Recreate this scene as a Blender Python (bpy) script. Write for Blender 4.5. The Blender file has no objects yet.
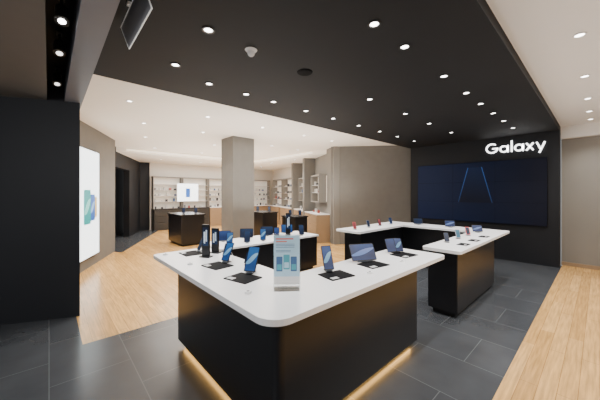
import bpy, bmesh, math, random
from mathutils import Matrix, Vector
random.seed(4)
C = bpy.context.scene.collection
R = math.radians

# ------------------------------------------------------------ materials
def mat(name, col, rough=0.5, metal=0.0, emis=None, es=0.0, var=0.06, scale=6.0, bump=0.0, spec=0.5, trans=0.0):
    m = bpy.data.materials.new(name); m.use_nodes = True
    nt = m.node_tree; b = nt.nodes['Principled BSDF']
    tc = nt.nodes.new('ShaderNodeTexCoord'); n = nt.nodes.new('ShaderNodeTexNoise')
    n.inputs['Scale'].default_value = scale; n.inputs['Detail'].default_value = 3
    nt.links.new(tc.outputs['Object'], n.inputs['Vector'])
    mx = nt.nodes.new('ShaderNodeMix'); mx.data_type = 'RGBA'
    mx.inputs[6].default_value = (*[c*(1-var) for c in col], 1)
    mx.inputs[7].default_value = (*[min(1, c*(1+var)) for c in col], 1)
    nt.links.new(n.outputs['Fac'], mx.inputs[0]); nt.links.new(mx.outputs[2], b.inputs['Base Color'])
    b.inputs['Roughness'].default_value = rough; b.inputs['Metallic'].default_value = metal
    b.inputs['Specular IOR Level'].default_value = spec
    if emis:
        b.inputs['Emission Color'].default_value = (*emis, 1); b.inputs['Emission Strength'].default_value = es
    if trans:
        b.inputs['Transmission Weight'].default_value = trans
    if bump:
        bp = nt.nodes.new('ShaderNodeBump'); bp.inputs['Strength'].default_value = bump
        nt.links.new(n.outputs['Fac'], bp.inputs['Height']); nt.links.new(bp.outputs['Normal'], b.inputs['Normal'])
    return m

def brick_mat(name, c1, c2, mortar, w, h, ms, rough, rot=0, offset=0.5, grain=0.0):
    m = bpy.data.materials.new(name); m.use_nodes = True
    nt = m.node_tree; b = nt.nodes['Principled BSDF']
    tc = nt.nodes.new('ShaderNodeTexCoord'); mp = nt.nodes.new('ShaderNodeMapping')
    mp.inputs['Rotation'].default_value = (0, 0, rot)
    nt.links.new(tc.outputs['Object'], mp.inputs['Vector'])
    br = nt.nodes.new('ShaderNodeTexBrick'); br.offset = offset
    br.inputs['Scale'].default_value = 1; br.inputs['Brick Width'].default_value = w; br.inputs['Row Height'].default_value = h
    br.inputs['Mortar Size'].default_value = ms; br.inputs['Mortar Smooth'].default_value = 0.1; br.inputs['Bias'].default_value = 0
    br.inputs['Color1'].default_value = (*c1, 1); br.inputs['Color2'].default_value = (*c2, 1); br.inputs['Mortar'].default_value = (*mortar, 1)
    nt.links.new(mp.outputs['Vector'], br.inputs['Vector'])
    mp2 = nt.nodes.new('ShaderNodeMapping'); mp2.inputs['Scale'].default_value = (1.2, 18, 1) if grain else (1, 1, 1)
    nt.links.new(mp.outputs['Vector'], mp2.inputs['Vector'])
    n = nt.nodes.new('ShaderNodeTexNoise'); n.inputs['Scale'].default_value = 2.5; n.inputs['Detail'].default_value = 5
    nt.links.new(mp2.outputs['Vector'], n.inputs['Vector'])
    rp = nt.nodes.new('ShaderNodeMapRange'); g = grain if grain else 0.12
    rp.inputs['From Min'].default_value = .3; rp.inputs['From Max'].default_value = .7
    rp.inputs['To Min'].default_value = 1-g; rp.inputs['To Max'].default_value = 1+g
    nt.links.new(n.outputs['Fac'], rp.inputs['Value'])
    mx = nt.nodes.new('ShaderNodeMix'); mx.data_type = 'RGBA'; mx.blend_type = 'MULTIPLY'; mx.inputs[0].default_value = 1
    nt.links.new(br.outputs['Color'], mx.inputs[6]); nt.links.new(rp.outputs['Result'], mx.inputs[7])
    nt.links.new(mx.outputs[2], b.inputs['Base Color'])
    b.inputs['Roughness'].default_value = rough
    return m

def screen_mat(name, ca, cb, strength=1.0, scale=4.0, spec=.3, rough=.2):
    m = bpy.data.materials.new(name); m.use_nodes = True
    nt = m.node_tree; b = nt.nodes['Principled BSDF']
    tc = nt.nodes.new('ShaderNodeTexCoord')
    w = nt.nodes.new('ShaderNodeTexNoise')
    w.inputs['Scale'].default_value = scale; w.inputs['Detail'].default_value = 0
    nt.links.new(tc.outputs['Object'], w.inputs['Vector'])
    rp = nt.nodes.new('ShaderNodeMapRange'); rp.inputs['From Min'].default_value = .3; rp.inputs['From Max'].default_value = .7
    nt.links.new(w.outputs['Fac'], rp.inputs['Value'])
    mx = nt.nodes.new('ShaderNodeMix'); mx.data_type = 'RGBA'
    mx.inputs[6].default_value = (*ca, 1); mx.inputs[7].default_value = (*cb, 1)
    nt.links.new(rp.outputs['Result'], mx.inputs[0])
    b.inputs['Base Color'].default_value = (0.008, 0.008, 0.012, 1); b.inputs['Roughness'].default_value = rough
    b.inputs['Specular IOR Level'].default_value = spec
    nt.links.new(mx.outputs[2], b.inputs['Emission Color']); b.inputs['Emission Strength'].default_value = strength
    return m

def fade_mat(name, lo, hi, z0, z1, strength, axis='Z'):
    m = bpy.data.materials.new(name); m.use_nodes = True
    nt = m.node_tree; b = nt.nodes['Principled BSDF']
    tc = nt.nodes.new('ShaderNodeTexCoord'); sp = nt.nodes.new('ShaderNodeSeparateXYZ'); rp = nt.nodes.new('ShaderNodeMapRange')
    nt.links.new(tc.outputs['Object'], sp.inputs[0]); nt.links.new(sp.outputs[axis], rp.inputs['Value'])
    rp.inputs['From Min'].default_value = z0; rp.inputs['From Max'].default_value = z1
    mx = nt.nodes.new('ShaderNodeMix'); mx.data_type = 'RGBA'
    mx.inputs[6].default_value = (*lo, 1); mx.inputs[7].default_value = (*hi, 1)
    nt.links.new(rp.outputs['Result'], mx.inputs[0]); nt.links.new(mx.outputs[2], b.inputs['Emission Color'])
    b.inputs['Base Color'].default_value = (.008, .008, .012, 1); b.inputs['Roughness'].default_value = .4
    b.inputs['Specular IOR Level'].default_value = .1
    b.inputs['Emission Strength'].default_value = strength
    return m

M = dict(
 tile=brick_mat('tile', (.048,.052,.058), (.056,.060,.066), (.105,.11,.115), .9, .6, .004, .24, offset=0.5),
 woodx=brick_mat('oak_x', (.52,.285,.090), (.67,.39,.140), (.30,.15,.045), 1.3, .12, .0020, .24, 0, .37, .25),
 woody=brick_mat('oak_y', (.50,.275,.088), (.63,.37,.135), (.28,.145,.045), 1.3, .12, .0020, .24, R(90), .37, .25),
 black=mat('black_ceiling', (.0105,.0112,.0130), .7, var=.1, spec=.25),
 blackwall=mat('black_wall', (.0085,.0095,.0125), .6, spec=.3),
 charcoal=mat('charcoal_wall', (.012,.013,.017), .55, spec=.35),
 header=mat('slate_header', (.12,.13,.16), .5),
 soffit=mat('taupe_soffit', (.110,.102,.092), .7),
 white_ceiling=mat('white_ceiling', (.90,.87,.81), .8, var=.01),
 right_ceiling=mat('right_ceiling', (.74,.72,.69), .8, var=.01),
 taupe=mat('taupe_wall', (.175,.165,.148), .8, var=.10, scale=5, bump=.05, spec=.2),
 taupe_r=mat('taupe_wall_right', (.225,.210,.186), .8, var=.05, scale=2, bump=.04),
 taupe2=mat('wood_cabinet', (.30,.205,.12), .5),
 darkcab=mat('dark_cabinet', (.03,.028,.026), .5),
 whitewall=mat('white_wall', (.72,.68,.62), .7, var=.02),
 top=mat('white_solid_top', (.95,.95,.96), .25, var=.01),
 darktop=mat('dark_tabletop', (.03,.03,.033), .25),
 base=mat('black_base', (.009,.009,.011), .3, spec=.5),
 plinth=mat('plinth', (.01,.01,.01), .5),
 warm=mat('warm_led', (1,.6,.2), .5, emis=(1,.54,.14), es=18, var=0),
 cove=mat('cove_glow', (1,.9,.75), .5, emis=(1,.90,.74), es=1.5, var=0),
 lamp=mat('lamp_glow', (1,1,1), .5, emis=(1,.97,.93), es=13, var=0),
 lampdim=mat('lamp_dim', (1,1,1), .5, emis=(1,.97,.93), es=3, var=0),
 rim=mat('lamp_rim_black', (.03,.03,.03), .4),
 speaker=mat('speaker_black', (.005,.005,.006), .8, spec=.1),
 rimw=mat('lamp_rim_white', (.8,.78,.75), .4),
 letter=mat('letter_glow', (1,1,1), .5, emis=(1,1,1), es=4.5, var=0),
 plastic=mat('black_plastic', (.010,.010,.012), .3, spec=.3),
 matb=mat('black_mat', (.008,.008,.009), .7, spec=.1),
 steel=mat('steel', (.5,.5,.52), .25, 1.0),
 whitep=mat('white_plastic', (.88,.88,.88), .35),
 edge=mat('pale_edge', (.85,.85,.85), .35, emis=(1,1,1), es=.12),
 acrylic=mat('acrylic', (.9,.95,1), .05, trans=.9),
 silver=mat('silver_body', (.25,.28,.33), .3, .7),
 bluebody=mat('blue_body', (.05,.16,.45), .25, .3),
 pinkbody=mat('pink_body', (.7,.12,.12), .3, .2),
 blue=screen_mat('screen_blue', (.008,.04,.18), (.04,.18,.48), .9),
 teal=screen_mat('screen_teal', (.01,.10,.22), (.12,.50,.60), .8),
 violet=screen_mat('screen_violet', (.010,.02,.08), (.04,.10,.32), .9),
 red=screen_mat('screen_red', (.2,.02,.05), (.8,.2,.15), .8),
 dim=screen_mat('screen_dim', (.005,.010,.03), (.02,.06,.16), .8),
 wave=screen_mat('screen_wave', (.12,.40,.75), (.45,.75,.9), .8),
 wavev=screen_mat('screen_wave_soft', (.10,.28,.70), (.45,.45,.85), .8),
 card=mat('card', (.60,.60,.60), .5, spec=.2),
 ledwall=fade_mat('led_wall', (.0020,.0085,.033), (.0008,.0020,.0070), -1.4, 1.3, 1.0, 'X'),
 outline=fade_mat('outline_glow', (.003,.009,.03), (.035,.11,.34), .3, 1.4, .9),
 outline2=fade_mat('outline_dim', (.0008,.002,.006), (.003,.010,.034), .5, 1.42, 1.0),
 seam=mat('seam', (.002,.002,.003), .5, spec=.1),
 sidescreen=mat('lit_white_screen', (1,1,1), .4, emis=(.72,.90,1), es=2.6, var=.02),
 green=mat('print_green', (.02,.30,.32), .4, emis=(.01,.26,.28), es=1.0),
 greenl=mat('print_green_light', (.2,.6,.6), .4, emis=(.12,.55,.52), es=1.0),
 bluep=mat('print_blue', (.03,.12,.45), .4, emis=(.02,.11,.42), es=.9),
 bluel=mat('print_blue_light', (.2,.4,.8), .4, emis=(.14,.36,.80), es=.9),
 gold=mat('print_gold', (.6,.45,.18), .4, emis=(.62,.45,.15), es=.9),
 poster=mat('poster_paleblue', (.50,.74,.90), .5, var=.08, scale=14),
 pdark=mat('print_navy', (.07,.16,.34), .4),
 pteal=mat('print_teal', (.10,.42,.52), .4),
 porange=mat('print_red', (.78,.17,.14), .5),
 backlit=mat('backlit_panel', (.78,.72,.64), .6, emis=(1,.92,.80), es=.28, var=.01),
 orange=mat('orange_glow', (1,.3,.05), .5, emis=(1,.28,.06), es=2.0, var=0),
 grey=mat('grey_box', (.25,.25,.26), .5),
 pale=mat('pale_print', (.55,.62,.70), .5, emis=(.5,.65,.8), es=.25),
 signdark=mat('sign_panel', (.22,.22,.23), .4),
 boxw=mat('box_white', (.6,.58,.55), .5),
 boxb=mat('box_black', (.03,.03,.035), .4),
 boxr=mat('box_red', (.35,.08,.06), .4),
 boxu=mat('box_blue', (.06,.12,.25), .4),
)

# ------------------------------------------------------------ mesh helpers
def bm_box(bm, x0, x1, y0, y1, z0, z1, mt=None):
    r = bmesh.ops.create_cube(bm, size=1)
    mm = Matrix.Translation(((x0+x1)/2, (y0+y1)/2, (z0+z1)/2)) @ Matrix.Diagonal((x1-x0, y1-y0, z1-z0, 1))
    bmesh.ops.transform(bm, matrix=(mt @ mm) if mt else mm, verts=r['verts'])
    return r['verts']
def bm_cyl(bm, r1, r2, z0, z1, n=24, mt=None, c=(0, 0)):
    r = bmesh.ops.create_cone(bm, cap_ends=True, segments=n, radius1=r1, radius2=r2, depth=z1-z0)
    mm = Matrix.Translation((c[0], c[1], (z0+z1)/2))
    bmesh.ops.transform(bm, matrix=(mt @ mm) if mt else mm, verts=r['verts'])
def bm_tube(bm, pts, r, n=6):
    for a, b in zip(pts[:-1], pts[1:]):
        a = Vector(a); b = Vector(b); d = b-a
        mt = Matrix.Translation(a) @ d.to_track_quat('Z', 'Y').to_matrix().to_4x4()
        bm_cyl(bm, r, r, -r*.3, d.length+r*.3, n, mt)
def bm_prism(bm, pts, z0, z1, mt=None):
    a = [bm.verts.new((p[0], p[1], z0)) for p in pts]; b = [bm.verts.new((p[0], p[1], z1)) for p in pts]
    bm.faces.new(a[::-1]); bm.faces.new(b); n = len(pts)
    for i in range(n): bm.faces.new((a[i], a[(i+1) % n], b[(i+1) % n], b[i]))
    if mt: bmesh.ops.transform(bm, matrix=mt, verts=a+b)
def fillet(pts, rad, n=8):
    out = []; k = len(pts)
    for i, p in enumerate(pts):
        r = rad[i] if isinstance(rad, (list, tuple)) else rad
        P = Vector(p); A = (Vector(pts[i-1])-P).normalized(); B = (Vector(pts[(i+1) % k])-P).normalized()
        if r <= 0: out.append(tuple(P)); continue
        h = A.angle(B)/2; t = r/math.tan(h); cen = P+(A+B).normalized()*(r/math.sin(h))
        s = P+A*t-cen; e = P+B*t-cen; a0 = math.atan2(s.y, s.x); a1 = math.atan2(e.y, e.x); d = a1-a0
        while d > math.pi: d -= 2*math.pi
        while d < -math.pi: d += 2*math.pi
        for j in range(n+1):
            a = a0+d*j/n; out.append((cen.x+r*math.cos(a), cen.y+r*math.sin(a)))
    return out
def rrect(x0, x1, y0, y1, r, n=5): return fillet([(x0, y0), (x1, y0), (x1, y1), (x0, y1)], r, n)
def obj(name, bm, m, parent=None, bevel=0.0, label=None):
    bmesh.ops.recalc_face_normals(bm, faces=bm.faces[:])
    me = bpy.data.meshes.new(name); bm.to_mesh(me); bm.free()
    me.materials.append(m if not isinstance(m, str) else M[m])
    o = bpy.data.objects.new(name, me); C.objects.link(o)
    if parent: o.parent = parent
    if bevel:
        b = o.modifiers.new('bevel', 'BEVEL'); b.width = bevel; b.segments = 2; b.limit_method = 'ANGLE'
    if label: o['label'] = label
    return o
def box(name, x0, x1, y0, y1, z0, z1, m, parent=None, bevel=0.0, mt=None, label=None):
    bm = bmesh.new(); bm_box(bm, x0, x1, y0, y1, z0, z1, mt); return obj(name, bm, m, parent, bevel, label)
def prism(name, pts, z0, z1, m, parent=None, bevel=0.0, mt=None, label=None):
    bm = bmesh.new(); bm_prism(bm, pts, z0, z1, mt); return obj(name, bm, m, parent, bevel, label)
def thing(name, label, cat, loc=(0, 0, 0), rz=0, group=None):
    o = bpy.data.objects.new(name, None); C.objects.link(o); o.empty_display_size = .1
    o.location = loc; o.rotation_euler = (0, 0, rz); o['label'] = label; o['category'] = cat
    if group: o['group'] = group
    return o
def tag(o, label, cat, group=None):
    o['label'] = label; o['category'] = cat
    if group: o['group'] = group
    return o
def struct(o): o['kind'] = 'structure'; return o
def dup(root, loc, rz, label=None):
    r = root.copy(); C.objects.link(r); r.location = loc; r.rotation_euler = (0, 0, rz)
    if label: r['label'] = label
    for ch in list(root.children):
        c = ch.copy(); C.objects.link(c); c.parent = r
        for g in ch.children:
            d = g.copy(); C.objects.link(d); d.parent = c
    return r
def seg(name, p, q, z0, z1, th, m, side=1):
    P = Vector(p); Q = Vector(q); d = (Q-P).normalized(); n = Vector((-d.y, d.x))*th*side
    return struct(prism(name, [tuple(P), tuple(Q), tuple(Q+n), tuple(P+n)], z0, z1, m))

HB, HW, HD = 3.04, 3.15, 3.0
XL, XR = -3.8, -0.58
# ------------------------------------------------------------ setting
struct(box('floor', -6.5, 3.0, -3.0, .27, -.06, 0, 'tile'))
struct(box('floor', XL, XR, .27, 8.6, -.06, 0, 'tile'))
struct(box('floor', -14, XL, .27, 10.6, -.06, 0, 'woodx'))
struct(box('floor', XR, 3.0, .27, 9.0, -.06, 0, 'woody'))
struct(prism('floor', [(-8.95, 1.5), (-10.2, .6), (-14, .6), (-14, 3.9), (-13.5, 3.75)], -.01, .004, 'tile'))
struct(box('ceiling', -4.0, -.6, .33, 8.32, HB, 3.3, 'black'))
struct(box('ceiling', -14, -4.0, .33, 10.6, HW, 3.3, 'white_ceiling'))
struct(prism('ceiling', [(-14, .6), (-10.6, .6), (-10.6, 6.9), (-6.9, 6.9), (-5.2, 7.4), (-5.2, 10.6), (-14, 10.6)], HD, 3.2, 'white_ceiling'))
struct(box('trim_10', -10.599, -10.585, 1.9, 6.9, 3.07, 3.10, 'cove'))
struct(box('trim_11', -10.58, -6.9, 6.885, 6.899, 3.07, 3.10, 'cove'))
struct(box('ceiling', -.6, 3.0, .33, 9.0, HW, 3.3, 'right_ceiling'))
struct(box('trim_1', -6.5, 3.0, .15, .33, 2.86, 3.3, 'header'))
struct(box('ceiling', -6.5, 3.0, -.02, .15, 3.12, 3.3, 'black'))
struct(box('ceiling', -6.5, 3.0, -3.0, -.02, 2.86, 3.3, 'soffit'))
struct(prism('wall_front_left', [(-4.71, .305), (-5.05, -.45), (-6.2, -3.0), (-6.5, -3.0), (-6.5, .305)], 0, 3.12, 'charcoal'))
seg('wall_left', (-6.52, .162), (-9.3, 1.385), 0, 3.2, .2, 'taupe', 1)
seg('wall_shopfront', (-9.3, 1.385), (-9.9, 1.1), 0, 3.2, .1, 'blackwall', 1)
seg('wall_shopfront', (-9.7, 1.2), (-13.6, 2.95), 2.5, 3.2, .2, 'blackwall', 1)
seg('wall_shopfront', (-9.7, .7), (-13.7, 2.45), 0, 3.2, .1, 'charcoal', 1)
seg('wall_shopfront', (-12.0, 2.24), (-13.6, 2.95), 0, 2.5, .2, 'blackwall', 1)
seg('wall_shopfront', (-13.55, 2.7), (-13.55, 3.35), 0, 3.2, .1, 'blackwall', 1)
seg('wall_back', (-13.5, 3.3), (-13.5, 10.5), 0, 3.2, .2, 'whitewall', 1)
seg('wall_back_right', (-13.5, 10.1), (-9.3, 8.64), 0, 3.2, .2, 'whitewall', 1)
seg('wall_back_right', (-9.3, 8.64), (-5.75, 6.73), 0, 3.2, .2, 'taupe_r', 1)
seg('wall_center_right', (-5.87, 6.735), (-3.95, 8.42), 0, 3.2, .25, 'taupe', 1)
Pq = Vector((-9.3, 8.64)); Dq = Vector((3.47, -1.87)); Nq = Vector((-.474, -.88))
for f0, f1, pr in ((-.01, .055, .5), (.460, .520, .45)):
    a_ = Pq+Dq*f0; b_ = Pq+Dq*f1
    struct(prism('wall_partition', [tuple(a_), tuple(b_), tuple(b_+Nq*pr), tuple(a_+Nq*pr)], 0, 3.1, 'taupe'))
struct(box('wall_feature', -3.97, -.6, 8.3, 8.55, 0, HB+.1, 'blackwall'))
struct(box('wall_right', -.6, 3.0, 8.7, 8.9, 0, 3.2, 'taupe_r'))
struct(box('trim_2', -.6, 3.0, 8.55, 8.7, 2.88, 3.2, 'right_ceiling'))
struct(box('baseboard_right', -.6, 3.0, 8.67, 8.7, 0, .08, 'taupe2'))
struct(box('wall_far_right', 2.8, 3.0, .33, 8.7, 0, 3.2, 'taupe_r'))
struct(box('wall_pillar', -7.13, -6.48, 3.55, 4.2, 0, 3.2, 'taupe'))

# ------------------------------------------------------------ downlights
def downlight(rimm):
    t = thing('downlight', '', 'ceiling light')
    bm = bmesh.new(); n = 24; ri, ro = .037, .052
    for (ra_, za, rb, zb) in ((ro, 0, ro, -.008), (ro, -.008, ri, -.008), (ri, -.008, ri-.004, .0)):
        A = [bm.verts.new((ra_*math.cos(2*math.pi*k/n), ra_*math.sin(2*math.pi*k/n), za)) for k in range(n)]
        B = [bm.verts.new((rb*math.cos(2*math.pi*k/n), rb*math.sin(2*math.pi*k/n), zb)) for k in range(n)]
        for k in range(n): bm.faces.new((A[k], A[(k+1) % n], B[(k+1) % n], B[k]))
    obj('trim_ring', bm, rimm, t)
    bm = bmesh.new(); bm_cyl(bm, .035, .035, -.004, -.001, 24); obj('lens', bm, 'lamp', t)
    return t
def spot(x, y, z, e, size=110, col=(1, .965, .91)):
    l = bpy.data.lights.new('spot', 'SPOT'); l.energy = e; l.color = col; l.spot_size = R(size); l.spot_blend = .9; l.shadow_soft_size = .05
    o = bpy.data.objects.new('spot', l); C.objects.link(o); o.location = (x, y, z-.02)
blackrow = [(-1.25, 1.97), (-1.25, 2.49), (-1.25, 3.46), (-1.25, 4.27), (-1.25, 4.95), (-1.25, 5.7), (-1.25, 6.45), (-1.25, 7.3),
            (-3.35, 1.5), (-3.35, 2.04), (-3.35, 2.52), (-3.35, 3.2), (-3.35, 3.9), (-3.35, 4.7), (-3.35, 5.5), (-3.35, 6.3), (-3.35, 7.2),
            (-2.25, 1.0), (-3.1, 1.01), (-2.3, 3.5), (-2.3, 4.6), (-2.3, 5.6), (-2.3, 6.8)]
dl = None
for i, (x, y) in enumerate(blackrow):
    row = 'over the right-hand counters' if x > -1.5 else ('along the left edge of the black ceiling' if x < -3 else 'in the middle of the black ceiling')
    lab = 'small round downlight in the black ceiling %s' % row
    if dl is None: dl = downlight(M['rim']); dl.location = (x, y, HB); dl['label'] = lab; o = dl
    else: o = dup(dl, (x, y, HB), 0, lab)
    o['group'] = 'black ceiling downlights ' + row
    spot(x, y, HB, 72, 96, (1, .99, .98))
dw = None
whites = [(-5.17, .97), (-5.2, 2.3), (-5.2, 3.6), (-5.2, 4.9), (-5.2, 6.0), (-6.6, 1.5), (-6.6, 2.8), (-7.0, 5.2), (-7.0, 6.3), (-8.2, 1.9), (-8.1, 3.8), (-9.3, 5.4), (-8.3, 7.3),
          (-10, 2.6), (-10, 4.2), (-10, 6.2), (-10, 7.4), (-11.8, 3.3), (-11.8, 4.9), (-11.8, 6.5), (-11.8, 8.1), (-.13, 3.71), (-.13, 5.07), (-.13, 6.3), (-.13, 7.3), (-.13, 2.4), (-.13, 8.1)]
for (x, y) in whites:
    z = HD if (x < -10.6 or (y > 6.95 and x < -5.3)) else HW
    lab = 'small round downlight in the white ceiling on the right' if x > -1 else 'small round downlight in the white ceiling over the back of the shop'
    if dw is None: dw = downlight(M['rimw']); dw.location = (x, y, z); dw['label'] = lab; o = dw
    else: o = dup(dw, (x, y, z), 0, lab)
    o['group'] = 'white ceiling downlights ' + ('right' if x > -1 else 'left')
    spot(x, y, z, 140 if x < -1 else 95, 110)
t = thing('smoke_detector', 'white dome detector on the black ceiling near the front', 'smoke detector', (-2.29, 1.45, HB))
bm = bmesh.new(); bm_cyl(bm, .04, .06, -.02, 0, 24); obj('mount', bm, 'whitep', t)
bm = bmesh.new(); bmesh.ops.create_uvsphere(bm, u_segments=20, v_segments=12, radius=.036); bmesh.ops.translate(bm, vec=(0, 0, -.028), verts=bm.verts); obj('dome', bm, 'whitep', t)
t = thing('ceiling_speaker', 'round black speaker grille in the black ceiling', 'ceiling speaker', (-2.29, 2.17, HB))
bm = bmesh.new(); bm_cyl(bm, .085, .09, -.008, 0, 28); obj('rim', bm, 'speaker', t)
bm = bmesh.new(); bm_cyl(bm, .07, .07, -.011, -.008, 28); obj('grille', bm, 'speaker', t)
for (x, lab, le) in ((-2.72, 'nearest', 'lamp'), (-3.35, 'middle', 'lampdim'), (-4.3, 'farthest', 'lampdim')):
    t = thing('spotlight', 'black spotlight in the dark ceiling channel at left, %s of three from the camera' % lab, 'spotlight', (x, .07, 3.12), 0, 'channel spotlights')
    mt = Matrix.Translation((0, 0, -.12)) @ Matrix.Rotation(R(-25), 4, 'Y')
    bm = bmesh.new(); bm_cyl(bm, .012, .012, -.12, 0, 10); bm_box(bm, -.05, .05, -.02, .02, -.015, 0); obj('bracket', bm, 'rim', t)
    bm = bmesh.new(); bm_cyl(bm, .045, .04, -.09, .04, 20, mt); obj('can', bm, 'rim', t)
    bm = bmesh.new(); bm_cyl(bm, .024, .024, -.094, -.0905, 20, mt); obj('lens', bm, le, t)
t = thing('hanging_sign', 'small grey pale-edged blade sign hanging from the black ceiling near the front header', 'hanging sign', (-2.32, .43, HB))
mt = Matrix.Rotation(R(20), 4, 'X')
box('panel', -.34, .34, -.002, .002, -.19, -.03, 'signdark', t, mt=mt)
bm = bmesh.new()
for a in ((-.345, .345, -.004, .004, -.196, -.19), (-.345, -.339, -.004, .004, -.19, -.03), (.339, .345, -.004, .004, -.19, -.03), (-.345, .345, -.004, .004, -.03, -.024)): bm_box(bm, *a, mt)
obj('frame', bm, 'edge', t)
box('bracket', -.02, .02, -.012, .012, -.02, 0, 'whitep', t)

# ------------------------------------------------------------ feature wall: screen + letters
YF = 8.3
t = thing('video_wall', 'large dark blue video wall on the black feature wall below the letters', 'screen', (-2.26, YF, .9))
box('housing', -1.465, 1.465, -.05, 0, -.005, 1.555, 'seam', t)
scr = box('display', -1.46, 1.46, -.056, -.05, 0, 1.55, 'ledwall', t)
bm = bmesh.new()
for x in (-.487, .487): bm_box(bm, x-.003, x+.003, -.058, -.0561, 0, 1.55)
for z in (.517, 1.033): bm_box(bm, -1.46, 1.46, -.058, -.0561, z-.003, z+.003)
obj('panel_seams', bm, 'seam', scr)
def poly3(bm, pts, y0, y1):
    a = [bm.verts.new((p[0], y0, p[1])) for p in pts]; b = [bm.verts.new((p[0], y1, p[1])) for p in pts]
    bm.faces.new(a); bm.faces.new(b[::-1]); n = len(pts)
    for i in range(n): bm.faces.new((a[i], b[i], b[(i+1) % n], a[(i+1) % n]))
def stroke(bm, pts, w, y0, y1, taper=None):
    n = len(pts); L = []; Rr = []
    for i in range(n):
        a = Vector(pts[max(0, i-1)]); b = Vector(pts[min(n-1, i+1)]); d = (b-a).normalized(); nn = Vector((-d.y, d.x))
        p = Vector(pts[i]); L.append(tuple(p+nn*w/2)); Rr.append(tuple(p-nn*w/2))
    poly3(bm, L+Rr[::-1], y0, y1)
bm = bmesh.new(); poly3(bm, [(-.11, 1.42), (.19, 1.42), (.42, .50), (-.34, .50)], -.0592, -.0585); obj('phone_graphic_shadow', bm, 'outline2', scr)
bm = bmesh.new()
poly3(bm, [(-.358, .50), (-.336, .50), (-.108, 1.42), (-.124, 1.42)], -.0605, -.0595); poly3(bm, [(.438, .50), (.414, .50), (.188, 1.42), (.204, 1.42)], -.0605, -.0595)
obj('phone_graphic_edges', bm, 'outline', scr)
t = thing('illuminated_sign', 'white illuminated letters reading Galaxy at the top of the black wall', 'sign', (-1.98, YF, 2.65))
W = .031; y0, y1 = -.03, -.0
def arc(cx, cz, r, a0, a1, n=28): return [(cx+r*math.cos(R(a0+(a1-a0)*k/n)), cz+r*math.sin(R(a0+(a1-a0)*k/n))) for k in range(n+1)]
SX = 1.06
def let(strokes):
    bm = bmesh.new()
    for s in strokes: stroke(bm, [(p[0]*SX, p[1]) for p in s], W, y0, y1)
    obj('letter', bm, 'letter', t)
cap = .25; xh = .17; rG = cap/2-W/2; ra = xh/2-W/2+.002
let([arc(.125, cap/2, rG, 48, 352), [(.135, cap/2-.01), (.248, cap/2-.01)]])
def la(cx): return [arc(cx, xh/2, ra, 0, 360), [(cx+ra+.002, 0), (cx+ra+.002, xh)]]
let(la(.36)); let([[(.505, 0), (.505, .27)]]); let(la(.635))
let([[(.765, 0), (.885, xh)], [(.765, xh), (.885, 0)]])
let([[(.94, xh), (1.005, .01)], [(1.075, xh), (.985, -.075)]])

# ------------------------------------------------------------ display tables
def ltable(label, outer_top, outer_base, plinth_poly, rt, rb, loc=(0, 0, 0), h=.9, name='display_counter'):
    t = thing(name, label, 'display table', loc)
    prism('tabletop', fillet(outer_top, rt), h-.045, h, 'top', t, .004)
    prism('base', fillet(outer_base, rb), .07, h-.045, 'base', t)
    prism('plinth', plinth_poly, 0, .07, 'plinth', t)
    return t
def Lpoly(x0, x1, y0, y1, wx, wy):
    return [(x0, y0), (x1, y0), (x1, y1), (x1-wx, y1), (x1-wx, y0+wy), (x0, y0+wy)]
t = ltable('large black L-shaped counter with white top nearest the camera', Lpoly(-3.69, -1.26, .93, 3.55, .66, .70), Lpoly(-3.09, -1.33, 1.03, 2.93, .45, .48),
           Lpoly(-3.03, -1.39, 1.09, 2.87, .33, .36), [.06, .16, .06, .05, .08, .05], [.01, .06, .01, .01, .01, .01])
bm = bmesh.new()
bm_box(bm, -3.03, -1.41, 1.075, 1.089, .03, .065); bm_box(bm, -1.389, -1.375, 1.11, 2.87, .03, .065)
obj('light_strip', bm, 'warm', t, label='warm amber strip light under the base')
A = [(-3.72, 4.4), (-3.12, 4.4), (-3.12, 6.15), (-1.70, 6.15), (-1.70, 3.88), (-1.20, 3.88), (-1.20, 6.75), (-3.72, 6.75)]
B = [(-3.6, 4.55), (-3.2, 4.55), (-3.2, 6.3), (-1.63, 6.3), (-1.63, 3.92), (-1.25, 3.92), (-1.25, 5.75), (-1.5, 6.6), (-3.6, 6.6)]
P = [(-3.55, 4.6), (-3.25, 4.6), (-3.25, 6.35), (-1.58, 6.35), (-1.58, 3.97), (-1.30, 3.97), (-1.30, 5.7), (-1.5, 6.5), (-3.55, 6.5)]
t = ltable('black U-shaped counter with white top in front of the video wall', A, B, P, [.05, .05, .05, .05, .05, .05, .08, .05], .01)
def rect_table(label, x0, x1, y0, y1, h=.9, topm='top'):
    t = thing('display_table', label, 'display table', ((x0+x1)/2, (y0+y1)/2, 0)); a = (x1-x0)/2; b = (y1-y0)/2
    prism('tabletop', rrect(-a, a, -b, b, .03), h-.035, h, topm, t, .003)
    prism('base', rrect(-a+.03, a-.03, -b+.03, b-.03, .02), .07, h-.035, 'base', t)
    box('plinth', -a+.10, a-.10, -b+.10, b-.10, 0, .07, 'plinth', t)
    return t
T3 = .74
rect_table('low black table with white top on wood floor behind the front counter', -4.95, -4.15, 2.05, 4.37, T3, 'top')
rect_table('small black table left of the grey pillar toward the back', -9.9, -8.6, 2.95, 3.75, .98, 'darktop')
rect_table('small black table seen just right of the grey pillar', -8.8, -7.8, 5.4, 6.1, .98, 'darktop')
rect_table('black table in front of the wood-fronted drawers right of the pillar', -7.0, -6.3, 5.55, 6.15, .92, 'darktop')

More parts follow.
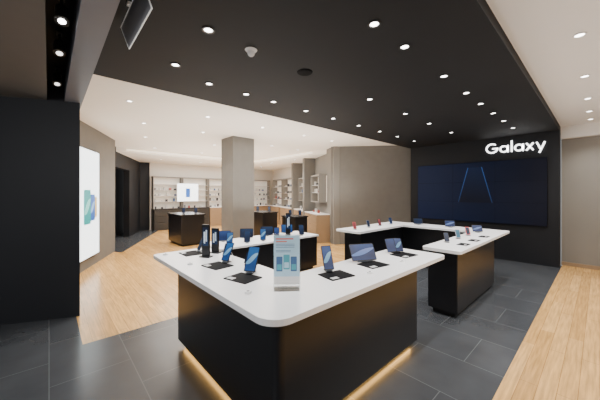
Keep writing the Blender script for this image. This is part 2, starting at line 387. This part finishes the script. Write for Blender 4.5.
# ------------------------------------------------------------ devices
def ribbon(w, h):
    n = 10; up = []; lo = []
    for k in range(n+1):
        u = k/n; x = -w/2+w*u
        c = h*(.30+.42*(u**1.5)); t_ = h*(.05+.16*math.sin(math.pi*u))
        up.append((x, min(h, c+t_))); lo.append((x, max(0, c-t_*.5)))
    return lo+up[::-1]
def device(name, label, cat, loc, rz, w, h, scr, body='plastic', tilt=18, lift=.02, group=None, wv=None, cable=False):
    t = thing(name, label, cat, loc, rz, group)
    mt = Matrix.Translation((0, 0, lift)) @ Matrix.Rotation(R(-tilt), 4, 'X')
    F = mt @ Matrix.Rotation(R(90), 4, 'X')
    r = min(w, h)*.08
    bm = bmesh.new(); bm_prism(bm, rrect(-w/2, w/2, 0, h, r), -.006, 0, F); obj('body', bm, body, t)
    e = .007
    bm = bmesh.new(); bm_prism(bm, rrect(-w/2+e, w/2-e, e, h-e, r*.8), .0002, .0012, F); sco = obj('screen', bm, scr, t)
    if wv:
        bm = bmesh.new(); bm_prism(bm, [(p[0], p[1]+e) for p in ribbon(w-2*e, h-2*e)], .0014, .0018, F); obj('wallpaper_picture', bm, wv, sco)
    bm = bmesh.new(); s = math.sin(R(tilt)); c = math.cos(R(tilt))
    top = (h*.5*s+.012, lift+h*.5*c)
    bm_box(bm, -.008, .008, top[0]-.003, top[0]+.006, .006, top[1])
    bm_box(bm, -w*.3, w*.3, -.008, .012, lift-.010, lift-.003, None); bm_box(bm, -.010, .010, 0, .010, .006, lift-.01)
    obj('stand', bm, 'silver', t)
    bm = bmesh.new(); bm_prism(bm, rrect(-.03, .03, -.02, top[0]+.02, .010), 0, .006); obj('stand_foot', bm, 'plastic', t)
    if cable:
        y = top[0]; bm = bmesh.new(); bm_tube(bm, [(0, y, top[1]), (.01, y+.03, top[1]-.01), (.015, y+.05, top[1]*.6), (.01, y+.06, .03), (0, y+.065, -.003)], .0022); obj('cable', bm, 'whitep', t)
    return t
def foldable(label, loc, rz, w, h, scr):
    t = thing('folding_phone', label, 'folding phone', loc, rz)
    for s in (-1, 1):
        mt = Matrix.Translation((0, 0, .02)) @ Matrix.Rotation(R(-26), 4, 'X') @ Matrix.Rotation(R(10*s), 4, 'Z') @ Matrix.Rotation(R(90), 4, 'X')
        x0, x1 = (0, w/2) if s > 0 else (-w/2, 0)
        bm = bmesh.new(); bm_prism(bm, rrect(x0, x1, 0, h, .008), -.005, 0, mt); half = obj('half', bm, 'plastic', t)
        bm = bmesh.new(); bm_prism(bm, rrect(x0+.004, x1-.004, .005, h-.005, .006), .0002, .0012, mt); obj('screen', bm, scr, half)
        if scr != 'dim' and s > 0:
            bm = bmesh.new(); bm_prism(bm, [(p[0]+w/4, p[1]+.006) for p in ribbon(w/2-.01, h-.012)], .0014, .0018, mt); obj('wallpaper_picture', bm, 'wave', half)
    bm = bmesh.new(); bm_prism(bm, rrect(-.05, .05, -.02, .09, .012), 0, .016); bm_box(bm, -.008, .008, .05, .058, .015, h*.5); obj('dock', bm, 'plastic', t)
    return t
def pad(label, loc, rz, w=.27, d=.22):
    t = thing('display_pad', label, 'display pad', loc, rz, 'black display pads')
    prism('pad', rrect(-w/2, w/2, -d/2, d/2, .012), 0, .006, 'matb', t)
    prism('card', rrect(-w*.42, -w*.14, -d*.42, -d*.20, .003), .006, .0072, 'card', t, label='small white price card')
    return t
T = .9; TP = .9062
dv = [
 ('phone', 'dark phone on a stand at the far left end of the front counter', -3.45, 1.40, 0, .085, .17, 'dim', 'plastic', 24, None),
 ('phone', 'blue phone on a stand in the middle of the front counter left arm', -2.70, 1.38, 20, .10, .205, 'blue', 'plastic', 28, 'wave'),
 ('phone', 'large blue phone on a stand just left of the poster on the front counter', -2.18, 1.36, 32, .115, .24, 'blue', 'plastic', 30, 'wave'),
 ('phone', 'slim phone leaning on a stand just right of the poster stand on the front counter', -1.72, 1.95, 62, .10, .235, 'violet', 'plastic', 28, 'wave'),
 ('tablet', 'landscape tablet with a blue wave picture on the front counter right arm', -1.70, 2.50, 62, .29, .19, 'violet', 'plastic', 32, 'wavev'),
]
for k, (n, lab, x, y, a, w, h, s, b, ti, wv) in enumerate(dv):
    device(n, lab, n.replace('_', ' '), (x, y, TP), R(a), w, h, s, b, ti, wv=wv, cable=True)
foldable('unfolded phone standing at the far right end of the front counter', (-1.70, 3.18, TP), R(62), .23, .17, 'violet')
foldable('small unfolded phone between the two blue phones on the front counter left arm', (-2.44, 1.52, T), R(20), .16, .12, 'dim')
device('phone', 'small dark phone between the slim black display stands and the middle blue phone', 'phone', (-2.93, 1.50, T), R(25), .075, .15, 'dim', 'silver', 22)
pads = [(-3.42, 1.30, 0, 'black pad under the leftmost phone on the front counter'),
        (-2.66, 1.28, 8, 'black pad under the middle blue phone on the front counter'), (-2.12, 1.26, 14, 'black pad just left of the poster stand'),
        (-1.62, 1.93, 80, 'black pad just right of the poster stand'), (-1.60, 2.50, 82, 'black pad under the landscape tablet'), (-1.60, 3.17, 84, 'black pad at the right end of the front counter')]
for x, y, a, lab in pads: pad(lab, (x, y, T), R(a))
def box_display(x, y, z, lab, hh, a=30):
    t = thing('box_display', lab, 'product display', (x, y, z), R(a))
    prism('foot', rrect(-.07, .07, -.045, .045, .01), 0, .012, 'plastic', t)
    box('column', -.05, .05, -.012, .012, .012, hh, 'plastic', t, .003)
    w_ = box('label_window', -.038, .038, -.014, -.0121, hh*.35, hh*.92, 'dim', t)
    bm = bmesh.new(); bm_prism(bm, rrect(-.022, -.002, hh*.42, hh*.78, .004), .0141, .015, Matrix.Rotation(R(90), 4, 'X')); bm_prism(bm, rrect(.004, .024, hh*.48, hh*.84, .004), .0141, .015, Matrix.Rotation(R(90), 4, 'X'))
    obj('phone_picture', bm, 'pale', w_)
box_display(-3.12, 1.36, T, 'taller slim black display stand on the left arm of the front counter', .38)
box_display(-3.26, 1.54, T, 'shorter slim black display stand behind the taller one on the front counter', .31)
box_display(-4.32, 3.62, T3, 'tall black upright display on the low white-topped table behind the poster', .50, 60)
for (x, y, lab) in ((-3.55, 1.04, 'white round puck at the left end of the front counter'), (-2.90, 1.09, 'white round puck between two black pads on the left arm'), (-1.78, 1.10, 'white round puck in front of the poster stand'), (-1.45, 2.21, 'white round puck between the slim phone and the tablet'), (-1.45, 2.83, 'white round puck right of the landscape tablet')):
    t = thing('sensor_puck', lab, 'puck', (x, y, T), 0, 'white pucks')
    bm = bmesh.new(); bm_cyl(bm, .028, .024, 0, .016, 24); obj('disc', bm, 'whitep', t)
    bm = bmesh.new(); bm_cyl(bm, .012, .012, .016, .018, 16); obj('button', bm, 'grey', t)
t = thing('poster_stand', 'clear acrylic stand holding a pale blue promotional poster on front counter', 'sign', (-1.65, 1.37, T), R(50))
prism('acrylic_foot', rrect(-.10, .10, -.05, .05, .01), 0, .005, 'acrylic', t)
box('acrylic_sheet', -.105, .105, -.004, .004, .005, .43, 'acrylic', t)
ps = box('poster', -.10, .10, -.0055, -.0042, .04, .42, 'poster', t)
F = Matrix.Rotation(R(90), 4, 'X')
for (x, z, m, m2) in ((-.058, .14, 'pdark', 'bluel'), (-.002, .155, 'pteal', 'greenl'), (.054, .14, 'pdark', 'bluel')):
    bm = bmesh.new(); bm_prism(bm, rrect(x-.024, x+.024, z, z+.115, .005), .0056, .0062, F); pp = obj('printed_phone', bm, m, ps)
    bm = bmesh.new(); bm_prism(bm, rrect(x-.018, x+.018, z+.012, z+.055, .003), .0063, .0067, F); obj('printed_picture', bm, 'pteal' if m == 'pdark' else 'poster', ps)
bm = bmesh.new(); bm_box(bm, -.085, .05, -.0064, -.0056, .388, .398); bm_box(bm, -.085, .0, -.0064, -.0056, .368, .376); obj('headline', bm, 'porange', ps)
bm = bmesh.new()
for z in (.350, .338, .326, .300, .290): bm_box(bm, -.085, .06 if z > .31 else .03, -.0064, -.0056, z, z+.0035)
obj('small_print', bm, 'pdark', ps)
bm = bmesh.new(); bm_box(bm, -.10, .10, -.0064, -.0056, .04, .10); obj('white_strip', bm, 'whitep', ps)
for i, (x, y, s, lab) in enumerate([(-4.32, 2.30, 'blue', 'nearest'), (-4.32, 2.65, 'dim', 'second'), (-4.32, 3.0, 'blue', 'third'), (-4.32, 3.33, 'violet', 'fourth'), (-4.32, 4.0, 'dim', 'farthest')]):
    device('phone', '%s phone from the camera on the near edge of the low white-topped table' % lab, 'phone', (x, y, T3), R(56), .11, .22, s, 'plastic', 26, group='phones on the low table', wv='wave' if s == 'blue' else None)
for i, (x, y, s, lab) in enumerate([(-4.75, 2.4, 'violet', 'leftmost'), (-4.75, 2.9, 'dim', 'second'), (-4.75, 3.4, 'dim', 'third'), (-4.75, 3.95, 'blue', 'rightmost')]):
    device('tablet', '%s tablet on the far edge of the low white-topped table' % lab, 'tablet', (x, y, T3), R(56), .26, .19, s, 'plastic', 24, group='tablets on the low table')
for (x, y, a, n, s, b, w, h, lab) in [
  (-3.4, 4.65, 60, 'phone', 'red', 'pinkbody', .07, .145, 'red phone at the left end of the U-shaped counter'),
  (-3.4, 5.15, 60, 'phone', 'dim', 'silver', .07, .145, 'silver phone next to the red one on the U-shaped counter'),
  (-3.4, 5.6, 60, 'phone', 'red', 'plastic', .07, .145, 'dark phone with red screen on the left arm of the U-shaped counter'),
  (-3.4, 6.1, 60, 'phone', 'dim', 'bluebody', .07, .145, 'blue phone at the inner left corner of the U-shaped counter'),
  (-2.9, 6.45, 35, 'tablet', 'dim', 'plastic', .20, .14, 'tablet on the far side of the U-shaped counter, left one'),
  (-2.2, 6.45, 35, 'tablet', 'violet', 'plastic', .20, .14, 'tablet on the far side of the U-shaped counter, right one'),
  (-1.56, 4.45, 40, 'phone', 'dim', 'plastic', .07, .14, 'nearest phone on the right arm of the U-shaped counter'),
  (-1.56, 4.95, 40, 'phone', 'teal', 'silver', .07, .14, 'second nearest phone on the right arm of the U-shaped counter'),
  (-1.56, 5.45, 40, 'phone', 'dim', 'pinkbody', .07, .14, 'pink-edged phone on the right arm of the U-shaped counter'),
  (-1.56, 6.0, 40, 'tablet', 'violet', 'plastic', .18, .13, 'small blue tablet toward the far end of the right arm')]:
    device(n, lab, n, (x, y, T), R(a), w, h, s, b, 28, wv='wavev' if s == 'violet' else None)
for (x, y, lab) in ((-1.34, 4.45, 'black pad beside the nearest phone on the right arm of the U counter'), (-1.34, 4.95, 'black pad beside the second phone on the right arm of the U counter'), (-1.34, 5.5, 'black pad beside the pink-edged phone on the U counter')):
    pad(lab, (x, y, T), R(90), .2, .13)
for (x, y, z, lab) in ((-9.2, 3.25, .98, 'left phone on the small table left of the pillar'), (-8.95, 3.55, .98, 'right phone on the small table left of the pillar'),
                    (-8.4, 5.6, .98, 'left phone on the small table right of the pillar'), (-8.1, 5.9, .98, 'right phone on the small table right of the pillar'),
                    (-6.75, 5.75, .92, 'left phone on the table before the wood-fronted drawers'), (-6.5, 5.95, .92, 'right phone on the table before the wood-fronted drawers')):
    device('phone', lab, 'phone', (x, y, z), R(60), .10, .17, 'dim', 'plastic')

# ------------------------------------------------------------ left lit screen on the angled wall
p = Vector((-7.08, .41)); d = (Vector((-9.3, 1.385))-p).normalized()
cen = p+d*.42; nrm = Vector((d.y, -d.x)); nrm = nrm if nrm.y > 0 else -nrm
rz = math.atan2(nrm.x, -nrm.y)
t = thing('wall_screen', 'tall bright white advertising screen on the taupe wall at left', 'screen', (cen.x+nrm.x*.002, cen.y+nrm.y*.002, .24), rz)
box('frame', -.62, .62, -.05, 0, 0, 2.36, 'plastic', t)
sc = box('display', -.60, .60, -.056, -.05, .02, 2.34, 'sidescreen', t)
for i, (x, z, w, h, m, m2) in enumerate(((.36, .86, .20, .46, 'gold', None), (.20, .80, .28, .58, 'bluep', 'bluel'), (-.08, .74, .36, .74, 'green', 'greenl'))):
    bm = bmesh.new(); bm_prism(bm, rrect(x-w/2, x+w/2, z, z+h, .04), .0562+i*.0016, .0568+i*.0016, F); ph = obj('phone_picture', bm, m, sc)
    if m2:
        bm = bmesh.new(); bm_prism(bm, [(q_[0]+x, q_[1]+z+.03) for q_ in ribbon(w-.05, h-.06)], .0569+i*.0016, .0573+i*.0016, F); obj('phone_picture_light', bm, m2, sc)
for (f, lab) in ((.06, 'nearest orange light bar inside the black neighbouring shopfront'), (.14, 'second orange light bar inside the black neighbouring shopfront')):
    q = Vector((-9.7, .7)).lerp(Vector((-13.7, 2.45)), f+.1)
    t = thing('light_bar', lab, 'light bar', (q.x, q.y+.06, .3), R(-25))
    box('housing', -.05, .05, 0, .03, 0, 1.9, 'plastic', t); box('diffuser', -.03, .03, .03, .045, .02, 1.88, 'orange', t)

# ------------------------------------------------------------ shelving at the back
def shelf_unit(label, cx, cy, a, w, backm='backlit', n=3, z0=.95, z1=2.35, drawers=3, cab='taupe2', zb=None, wide=None):
    t = thing('shelf_unit', label, 'shelf unit', (cx, cy, 0), a)
    zb = zb or z0; W2 = (wide or w)/2
    box('back_panel', -w/2, w/2, -.03, 0, zb, z1, backm, t)
    for s in (-1, 1): box('side_panel', s*w/2-.03 if s > 0 else -w/2, w/2 if s > 0 else -w/2+.03, -.3, -.03, zb, z1, 'taupe_r', t)
    box('top_panel', -w/2, w/2, -.3, 0, z1, z1+.04, 'taupe_r', t)
    if zb > z0: box('bottom_panel', -w/2, w/2, -.3, 0, zb-.03, zb, 'taupe_r', t)
    zs = []
    for k in range(n):
        z = zb+.05+(k+1)*(z1-zb-.1)/(n+1); zs.append(z)
        box('shelf', -w/2+.03, w/2-.03, -.26, -.03, z-.015, z, 'boxw', t)
    c = box('cabinet', -W2, W2, -.45, 0, 0, z0-.03, cab, t)
    box('worktop', -W2, W2, -.47, 0, z0-.03, z0, 'top' if cab == 'taupe2' else 'darktop', t)
    for k in range(drawers):
        zz = .08+k*(z0-.13)/drawers
        dr = box('drawer', -W2+.02, W2-.02, -.465, -.451, zz, zz+(z0-.13)/drawers-.02, cab, t, .003)
        box('handle', -.08, .08, -.478, -.466, zz+(z0-.13)/drawers-.06, zz+(z0-.13)/drawers-.05, 'steel', dr)
    return zs
cols = ['boxw', 'boxb', 'boxb', 'boxw', 'boxw', 'boxr', 'boxu', 'grey', 'grey']
def fill(cx, cy, a, w, levels, label, group):
    ca, sa = math.cos(a), math.sin(a)
    for z in levels:
        x = -w/2+.12
        while x < w/2-.12:
            ww = random.choice((.05, .07, .09)); hh = random.choice((.07, .10, .14)); y = -.15 if z > 1 else -.22
            m = random.choice(cols)
            t = box('product_box', -ww/2, ww/2, -.035, .035, 0, hh, m)
            t.location = (cx+x*ca-y*sa, cy+x*sa+y*ca, z); t.rotation_euler = (0, 0, a)
            tag(t, label, 'product box', group)
            x += ww+random.uniform(.10, .26)
names = ['first', 'second', 'third', 'fourth', 'fifth']
for k in range(5):
    y = 3.98+k*1.27
    zs = shelf_unit('lit shelf unit on the back wall, %s from the left' % names[k], -13.5, y, R(90), 1.24, n=4, cab='darkcab' if k < 2 else 'taupe2')
    fill(-13.5, y, R(90), 1.24, ([.95]+zs[:3]) if k != 1 else [.95], 'small boxed accessory on the %s lit shelf unit of the back wall' % names[k], 'boxes on the back wall unit, %s' % names[k])
t = thing('lit_panel', 'bright white picture screen hanging in the back wall shelves', 'screen', (-13.16, 4.85, 1.25), R(90))
box('frame', -.5, .5, 0, .04, 0, .85, 'whitep', t); sc = box('display', -.48, .48, -.006, 0, .02, .83, 'sidescreen', t)
bm = bmesh.new(); bm_prism(bm, rrect(-.1, .1, .2, .62, .03), .0062, .009, F); obj('phone_picture', bm, 'bluep', sc)
a = math.atan2(8.64-10.1, 4.2)
for k in range(2):
    f = .38+k*.38; cx = -13.5+4.2*f; cy = 10.1-1.46*f
    zs = shelf_unit('shelf unit on the far right back wall, %s one' % ['left', 'right'][k], cx, cy, a, 1.5, n=3)
    fill(cx, cy, a, 1.5, [.95]+zs[:3], 'small boxed accessory on the %s unit of the far right back wall' % ['left', 'right'][k], 'far right back wall boxes, %s' % ['left', 'right'][k])
a = math.atan2(6.77-8.64, 3.47)
for k in range(2):
    f = .255+k*.485; cx = -9.3+3.47*f; cy = 8.64-1.87*f
    zs = shelf_unit('%s wall display over wood drawers right of the pillar' % ['farther', 'nearer'][k], cx, cy, a, .95, 'backlit', n=2, zb=1.35, z1=2.25, wide=1.5)
    fill(cx, cy, a, .95, [.95]+zs, 'small boxed accessory on the %s drawer unit right of the pillar' % ['farther', 'nearer'][k], 'drawer unit boxes, %s' % ['farther', 'nearer'][k])

# ------------------------------------------------------------ unseen fill lights added to brighten the room, no fixtures
def area(loc, rot, sx, sy, e, col=(1, .965, .91)):
    l = bpy.data.lights.new('area', 'AREA'); l.shape = 'RECTANGLE'; l.size = sx; l.size_y = sy; l.energy = e; l.color = col
    o = bpy.data.objects.new('area', l); C.objects.link(o); o.location = loc; o.rotation_euler = rot
area((-9.0, 4.4, 3.13), (0, 0, 0), 2.6, 4.2, 160)  # added downward fill over the rear shop, not one of its lamps
area((-5.2, 3.4, 3.13), (0, 0, 0), 1.6, 4.5, 90)
area((-11.9, 5.8, 2.98), (0, 0, 0), 1.5, 5, 130)
area((-9.4, 4.6, 1.15), (R(180), 0, 0), 3.6, 5, 150, (1, .975, .93))  # added upward fill, brightens the pale ceiling like floor bounce
area((-5.2, 4.0, 1.15), (R(180), 0, 0), 1.8, 4.5, 95, (1, .975, .93))
area((.8, 4.5, 3.1), (0, 0, 0), 2.5, 6, 130)
area((1.2, 4.5, 1.0), (R(180), 0, 0), 2, 6, 65, (1, .98, .95))  # added upward fill under the right ceiling
area((-1.5, -1.8, 2.7), (R(38), 0, R(40)), 2.5, 1.2, 85, (1, .99, .98))  # added fill behind the camera, lifts the soffit and the front

w = bpy.data.worlds.new('world'); bpy.context.scene.world = w; w.use_nodes = True
w.node_tree.nodes['Background'].inputs[0].default_value = (.95, .98, 1, 1); w.node_tree.nodes['Background'].inputs[1].default_value = .42

cam = bpy.data.cameras.new('camera'); co = bpy.data.objects.new('camera', cam); C.objects.link(co)
co.location = (0, 0, 1.65); co.rotation_euler = (R(90), 0, R(47.55)); cam.sensor_width = 36; cam.lens = 16.46; cam.shift_y = -7/600; cam.clip_start = .05
bpy.context.scene.camera = co
